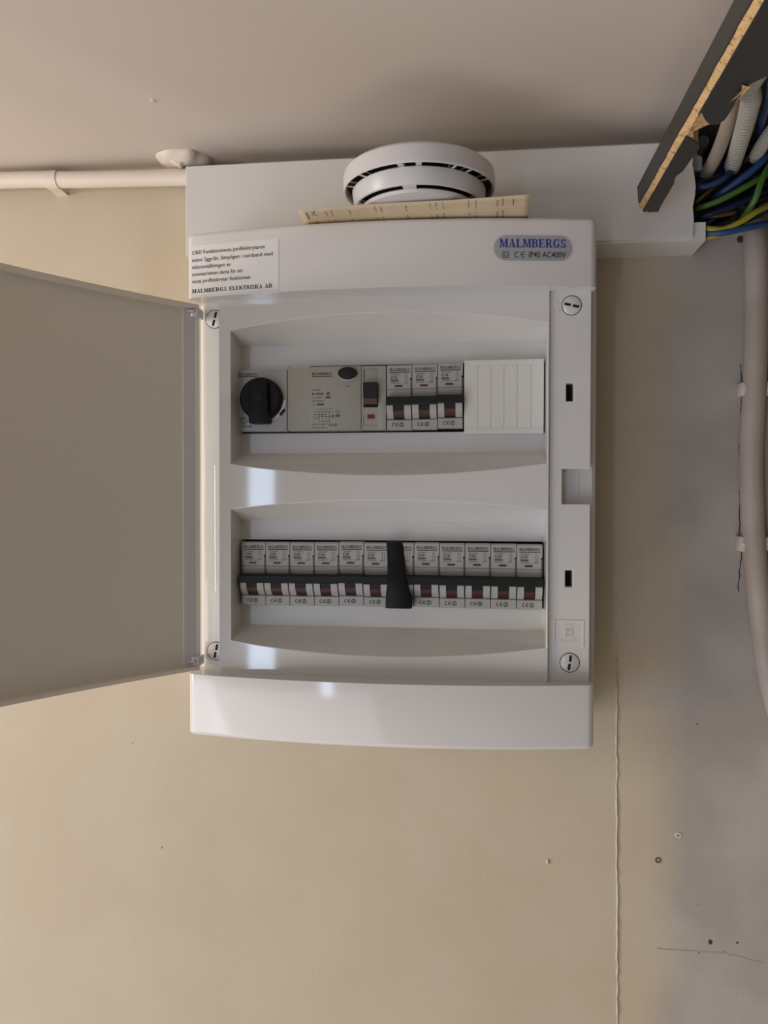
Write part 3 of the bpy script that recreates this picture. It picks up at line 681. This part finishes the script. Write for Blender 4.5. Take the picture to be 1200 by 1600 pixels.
def under(polys, name, m):   # print on the underside; polys given in (u, v)
    b = MB()
    for q in polys:
        b.face([tuple(Vector(leaf(u, v))+Vector((0, 0, -.25))) for u, v in q])
    return b.build(name, m, lf, kind='stuff')
def col_text(body, u, v0, v1, w_):      # a line of text running front to back
    out = []; n = len(body); rnd = random.Random(body)      # too foreshortened to read in the photo: only the marks of the letters
    for i, ch in enumerate(body):
        if ch == ' ': continue
        a, c = i/n, (i+.72)/n; h = rnd.choice((.55, .55, .8))
        for (p0, p1, q0, q1) in ((a, a+.2/n, 0, h), (a, c, rnd.choice((0, .25, .45)), 0)):
            if q1 == 0: q1 = q0+.13
            if p1 > 1: p1 = 1
            out.append([(u+q0*w_, v0+(v1-v0)*p0), (u+q0*w_, v0+(v1-v0)*p1), (u+q1*w_, v0+(v1-v0)*p1), (u+q1*w_, v0+(v1-v0)*p0)])
    return out
K = []
for body, u, v0, v1, w_ in (('xxxx xxxxxxx', .055, .60, .97, .028), ('xxxxxxxxxxxx', .115, .5, .93, .012), ('xxxxxxxx xxxxxx', .14, .5, .95, .012), ('xxxxxxxxxxx xxxxx', .22, .5, .92, .011), ('xxxxx xxx xxx x xxxx', .36, .4, .94, .012), ('xxxxx xxxxx xxxxx', .47, .4, .94, .012), ('xxx xxxxxxx x xxx', .60, .4, .97, .012), ('x xxxxxxx xxx', .63, .5, .96, .012), ('xxxx xxx xxx', .74, .5, .97, .012), ('xxxxx xx xxxx', .77, .5, .97, .012), ('xxxxxx xxxxxxx', .86, .5, .94, .012), ('xxxxx xxxxxx', .885, .5, .96, .012)):
    K += col_text(body, u, v1, v0, w_)
K += [[(.03, .55), (.034, .55), (.034, .96), (.03, .96)], [(.93, .3), (.933, .3), (.933, .95), (.93, .95)]]
under(K, 'printed_text', M_ink)
under(col_text('xxxxxxx xxxx', .335, .96, .4, .013)+col_text('xxxxxxx xxx', .575, .96, .4, .013), 'red_printed_text', M_redink)
rebase(lf)

# ================================================================== CABLE along the ceiling, left
b = MB(); b.tube([(-600, -14, 240), (-350, -14, 240), (-209.5, -14.0, 242.5), (-145.3, -14.0, 240.1), (-103.3, -14.0, 239.2), (-56.4, -14.0, 238.0), (-49.3, -14.0, 238.2)], 6.3, 16)
tag(b.build('surface_cable', M_cable, smooth=60), 'thick cream painted cable running along the ceiling line into the left end of the trunking', 'cable')
def strap(name, label, cx, cy, cz, r, wd, m):
    b = MB(); n = 14
    prof = []
    for i in range(n+1):
        a = math.radians(100+200*i/n-10); prof.append((cy+r*math.cos(a), cz+r*math.sin(a)))
    outer = [(cy+(y-cy)*1.07, cz+(z-cz)*1.07) for y, z in prof]
    b.prism([(0, prof[0][1])]+prof+[(0, prof[-1][1])]+[(0, prof[-1][1]-1.2)]+outer[::-1]+[(0, prof[0][1]+1.2)], cx-wd/2, cx+wd/2, 'x')
    return tag(b.build(name, m, smooth=50), label, 'cable clip')
cxx, cyy, czz = -164.9, -14.0, 240.9
c = strap('cable_clip', 'painted clip around the cream cable near the left edge of the ceiling line', cxx, cyy, czz, 6.5, 9.5, M_cable)
# plaster lump with the stub of a clip, at the end of the trunking
lx, ly, lz = -62.0, -14.0, 251.5
b = MB(); bmesh.ops.create_icosphere(b.bm, subdivisions=4, radius=1)
for v in b.bm.verts:
    n = v.co.normalized(); k = 1+.07*math.sin(n.x*4.3+2+n.y*3)+.04*math.sin(n.y*5+n.x*8+1)
    v.co = Vector((lx-1+n.x*18*k*(1.0 if n.x < 0 else 1.4), -12+n.y*18*k, 253.4+n.z*(7.0+2*n.x)*k*(1 if n.z < 0 else .2)))*S
tag(b.build('plaster_lump', M_plaster, smooth=80), 'rough painted lump of plaster on the ceiling line beside the left end of the trunking', 'plaster')
b = MB(); b.prism([(lx-5, lz+3), (lx+6.5, lz+3), (lx+6, lz-4.5), (lx+3, lz-8), (lx-.5, lz-6), (lx-4.4, lz-4)], -22, -5, 'y', bev=.9)
tag(b.build('cable_clip', M_clip, smooth=50), 'square pale clip sticking out below the plaster lump over the cable', 'cable clip')

# ================================================================== BROKEN BOARD, top right
bo = thing('broken_board', 'dark grey laminated chipboard board with torn raw edge, jutting from the top right corner', 'board', (276, -60, 185))
ZB = 185.2; ZT = 201.5
end_l = -52
core = [(274.4, -53), (277.5, -51), (280, -52), (284, -56), (286.6, -60), (286.8, -100), (285.0, -110), (286.6, -120), (287.2, -145),
        (288.4, -143.7), (283.1, -154.7), (279.7, -166.4), (281.9, -169.0), (284.1, -171.7), (286.3, -174.3), (289.1, -175.3), (291.8, -181.2), (291.7, -194.4), (292.5, -204.2), (292.1, -210.8), (293.3, -217.5), (312, -236), (360, -262), (430, -270), (560, -272), (560, -800), (274.4, -800)]
b = MB()
def z_c(p): return ZB+.3
b.prism(core, ZB+2.8, ZT-.4, 'z')
core2 = [(277.1 if abs(x-274.4) < .01 else x, y) for x, y in core]; core2[1] = (278.4, -51)
b.prism(core2, ZB+.3, ZB+2.8, 'z')
# chipped raw corner between the edge band and the underside
n = 60; prv = None
for i in range(n+1):
    y = -53-(747)*i/n if i > 40 else -53-270*(i/40)
    j1, j2 = random.uniform(-.35, .35), random.uniform(-.35, .35)
    cur = [(274.1, y, 188.6+j1), (275.6+j2*.5, y, 186.7+j1*.6), (277.3+j2, y, 185.1)]
    if prv:
        b.face([prv[0], cur[0], cur[1], prv[1]]); b.face([prv[1], cur[1], cur[2], prv[2]])
    prv = cur
b.build('chipboard_core', M_chip, bo, merge=False)
b = MB(); b.prism([(-52, 199), (-50, 201.6), (-800, 201.6), (-800, 188.2), (-58, 188.2), (-55, 190), (-53.5, 194)], 273.6, 274.4, 'x'); b.build('edge_band', M_lam, bo)
b = MB()
lo1 = [(276.9, -53), (279, -49.5), (280.4, -52), (282, -49), (284.6, -50), (287.7, -49.5), (287.0, -62), (286.4, -99), (285.2, -102), (284.8, -109), (287.0, -116), (287.6, -135), (288.2, -146), (286.6, -152), (276.9, -163)]
b.prism(lo1, ZB-.5, ZB+.3, 'z')
lo2 = [(276.9, -800), (276.9, -185.5), (277.8, -188.8), (282.5, -179.5), (286.0, -175.0), (289.7, -174.6), (291.9, -179.9), (291.9, -193.7), (291.2, -198.8), (291.6, -209.6), (292.7, -214.2), (311, -238), (360, -264), (430, -272), (560, -274), (560, -800)]
b.prism(lo2, ZB-.5, ZB+.3, 'z'); b.box(274, 560, -800, -275, ZT-.4, ZT+.2)
b.build('laminate_skin', M_lam, bo, merge=False)
b = MB()
for k in range(5):
    q = [(287+random.uniform(0, 6), -205+random.uniform(-12, 8), ZB-random.uniform(.2, 2.5)) for _ in range(3)]; b.face(q)
sp = b.build('splinter', M_chip, bo, kind='stuff')
rebase(bo)

# ================================================================== CONDUITS and WIRES beside the board
g1 = 'wires spilling from the broken trunking end'
def wire(pts, r, m, label, name='electrical_wire', group=g1, n=8, cat='wire', ribs=None):
    b = MB(); b.tube(pts, r, n, 4, ribs); return tag(b.build(name, m, merge=False, smooth=70 if not ribs else 20), label, cat, group)
wire([(309, -330, 229), (309, -230, 231), (309.6, -150.0, 221.0), (320.8, -100.0, 231.3), (326.5, -65.0, 229.8), (328.9, -35.0, 226.0), (328.7, -5.0, 222.7), (325.6, 14.0, 220.9)], 4.6, M_pipe, 'smooth beige conduit bending down from the torn board notch', 'conduit', None, 16, 'conduit')
wire([(331, -330, 218), (329, -260, 218), (305.9, -185.0, 205.4), (316.0, -145.0, 211.1), (327.2, -100.0, 217.5), (339.1, -48.0, 224.2), (348.2, -5.0, 227.3)], 5.5, M_corr, 'grey corrugated conduit right beside the smooth beige one', 'corrugated_conduit', None, 18, 'conduit', 6.0)
wire([(354.4, -90.0, 224.3), (352.3, -75.0, 224.7), (354.7, -50.0, 226.8), (359.9, -20.0, 230.9)], 4.6, M_corr, 'short corrugated grey conduit at the right edge of the photo', 'corrugated_conduit', None, 14, 'conduit', 4.6)
W = [
 ('blue', 2.3, 'short bright blue wire below the beige conduit', [(317.5, 0.0, 219.2), (320.3, -20.0, 211.7), (327.9, -24.0, 210.7), (338.2, -24.0, 215.6), (348.9, -14.0, 228.1), (359.2, 5.0, 244.0)]),
 ('brown', 2.0, 'dark brown wire just above the short bright blue wire', [(318.7, 5.0, 222.5), (323.8, -10.0, 219.6), (333.7, -14.0, 220.7), (345.8, -10.0, 225.4), (363.2, 10.0, 235.6)]),
 ('blue', 2.6, 'long mid blue wire rising to the right edge, above the upper green one', [(334.5, 4.0, 207.3), (336.3, -16.0, 206.7), (345.9, -24.0, 211.7), (356.5, -28.0, 219.3), (367.1, -30.0, 229.4), (381.1, -20.0, 243.2)]),
 ('green', 2.1, 'thin green wire rising from the trunking to the right edge', [(317.6, 0.0, 200.0), (321.3, -20.0, 196.4), (332.6, -26.0, 198.6), (344.7, -28.0, 204.0), (356.6, -28.0, 210.5), (371.4, -24.0, 219.4), (385.0, -10.0, 229.5)]),
 ('dblue', 2.4, 'dull dark blue wire under the thin green wire', [(318.9, -4.0, 193.0), (324.1, -18.0, 190.7), (338.1, -22.0, 194.1), (351.0, -22.0, 199.3), (364.2, -18.0, 206.1), (382.3, -6.0, 215.3)]),
 ('orange', 1.6, 'faded brown wire lying almost level near the lower lip of the trunking', [(319.9, 0.0, 198.1), (325.4, -18.0, 191.5), (336.5, -20.0, 191.2), (348.6, -16.0, 194.4), (362.4, 0.0, 203.8)]),
 ('orange', 1.4, 'thin faded brown wire end below the short bright blue wire', [(320.2, -4.0, 202.2), (320.9, -18.0, 201.6), (325.6, -20.0, 205.6), (332.8, -16.0, 211.8), (341.7, 0.0, 222.3)]),
 ('green', 2.2, 'bright green wire hooking upward at the right edge', [(354.0, -10.0, 191.4), (352.5, -28.0, 190.4), (354.8, -36.0, 195.7), (357.4, -38.0, 204.8), (362.2, -36.0, 214.9), (373.4, -24.0, 230.8)]),
 ('yellow', 2.0, 'yellow and green wire leaving over the lower lip of the trunking', [(317.9, -8.0, 186.6), (323.9, -30.0, 178.9), (334.7, -34.0, 176.7), (345.8, -36.0, 180.8), (355.8, -36.0, 187.0), (367.8, -30.0, 194.3), (385.7, -20.0, 205.3)]),
 ('blue', 2.4, 'lowest blue wire running nearly level to the right edge', [(317.4, -10.0, 182.7), (323.6, -28.0, 176.0), (334.7, -34.0, 174.5), (349.4, -34.0, 177.0), (365.4, -30.0, 180.4), (385.9, -20.0, 185.7)]),
 ('yellow', 1.4, 'short yellow wire end under the lowest blue wire', [(319.2, -12.0, 178.3), (323.6, -28.0, 172.9), (328.9, -32.0, 172.3), (335.9, -30.0, 174.5), (344.6, -18.0, 179.9)]),
 ('blue', 2.2, 'small light blue wire showing above the corrugated conduit', [(312.6, -185.0, 201.2), (320.8, -160.0, 207.7), (331.4, -125.0, 217.6), (340.6, -92.0, 225.6), (353.4, -50.0, 235.3)]),
 ('brown', 2.2, 'dark red brown wire below the corrugated grey conduit', [(353.3, 0.0, 231.9), (354.1, -18.0, 229.8), (360.7, -24.0, 233.6), (372.6, -20.0, 243.6)]),
]
MM = dict(blue=M_blue, dblue=M_dblue, green=M_green, yellow=M_yellow, brown=M_brown, orange=M_orange, black=M_blk)
for c_, r_, lb_, pts_ in W: wire(pts_, r_, MM[c_], lb_)
# tangle of black and dark wires behind the coloured ones
g2 = 'dark wires packed behind the coloured ones'
for k in range(26):
    z0 = 178+58*random.random(); x0 = 300+random.uniform(0, 6); ya = random.uniform(-14, 8)
    pts = [(x0, ya+4, z0), (x0+16, ya-2, z0+random.uniform(-2, 4)), (x0+38, ya-4, z0+8+random.uniform(-4, 9)), (x0+62, ya-2, z0+18+random.uniform(-6, 12)), (x0+92, ya, z0+28+random.uniform(-8, 14))]
    pts = [(x, y, min(max(z, 178.5), 242)) for x, y, z in pts]
    wire(pts, random.uniform(1.9, 3.0), M_blk if k % 3 else M_dblue, 'black or dark wire in the packed bundle behind the coloured wires', group=g2)
# grey lug of the trunking seen between the board and the conduit
b = MB(); b.box(319.0, 325.6, -16, -2, 225.0, 238.5, bev=.8); o = b.build('channel_tab', M_trunk, t); o.matrix_parent_inverse = Matrix.Translation(-t.location)
b = MB(); b.tube([(332.9, 4.0, 238.3), (326.2, -12.0, 239.2), (317.2, -48.0, 231.3)], 3.8, 14)
tag(b.build('conduit', M_charcoal, merge=False, smooth=60), 'dark grey conduit stub behind the torn notch of the board', 'conduit')

b = MB(); b.box(306, 700, -800, 40, 246.5, 252.8)  # added board: hides the bright ceiling and keeps light off the conduits
tag(b.build('added_dark_board', M_lam), 'added dark board flat against the ceiling, hiding it and darkening the space above the conduits', 'board')
# ================================================================== PIPES down the wall, right
wpts = [(371.9, 14.0, 218.9), (369.4, 6.0, 197.3), (364.1, -9.0, 177.7), (365.3, -9.0, 142.0), (365.2, -9.0, 100.9), (364.3, -9.0, 64.3), (362.8, -9.0, 27.5), (363.6, -9.0, -9.3), (365.2, -9.0, -41.6), (368.2, -9.0, -73.9), (372.9, -9.0, -110.8), (379.4, -9.0, -147.7), (391.7, -9.0, -189.0), (409.6, -9.0, -239.2)]
b = MB(); b.tube(wpts, 8.0, 20, 4); tag(b.build('wall_pipe', M_pipe, smooth=60), 'fat old beige pipe curving down the wall at the right edge', 'pipe')
b = MB(); b.tube([(390.4, 14.0, 218.1), (387.0, 4.0, 195.9), (382.5, -8.0, 119.0), (381.8, -8.0, 50.4), (382.9, -8.0, -18.5), (386.0, -8.0, -64.5), (393.4, -8.0, -110.5)], 6.0, 14, 3)
tag(b.build('wall_pipe', M_pipe, smooth=60), 'thinner beige pipe just outside the fat one at the right edge', 'pipe')
def clipR(px, pz, label, wx, wz):
    b = MB(); b.box(px-wx/2, px+wx/2, -12, -.1, pz-wz/2, pz+wz/2, bev=1.2)
    o = tag(b.build('pipe_clip', M_clip, smooth=40), label, 'pipe clip', 'clips holding the wall pipes')
    b = MB(); b.lathe([(0, -12.6), (1.4, -12.4), (1.8, -11.9)], (px, 0, pz), 'y', 12); b.build('nail', M_clip, o, smooth=60)
clipR(358.4, 69.9, 'upper pale clip on the left side of the fat wall pipe', 7.5, 9.5)
clipR(357.6, -41.5, 'lower pale clip on the left side of the fat wall pipe', 6.0, 11)
clipR(373.2, 69.7, 'upper pale clip right of the fat wall pipe, at the photo edge', 3.0, 10)
clipR(374.3, -41.3, 'lower pale clip right of the fat wall pipe, at the photo edge', 4.0, 10)
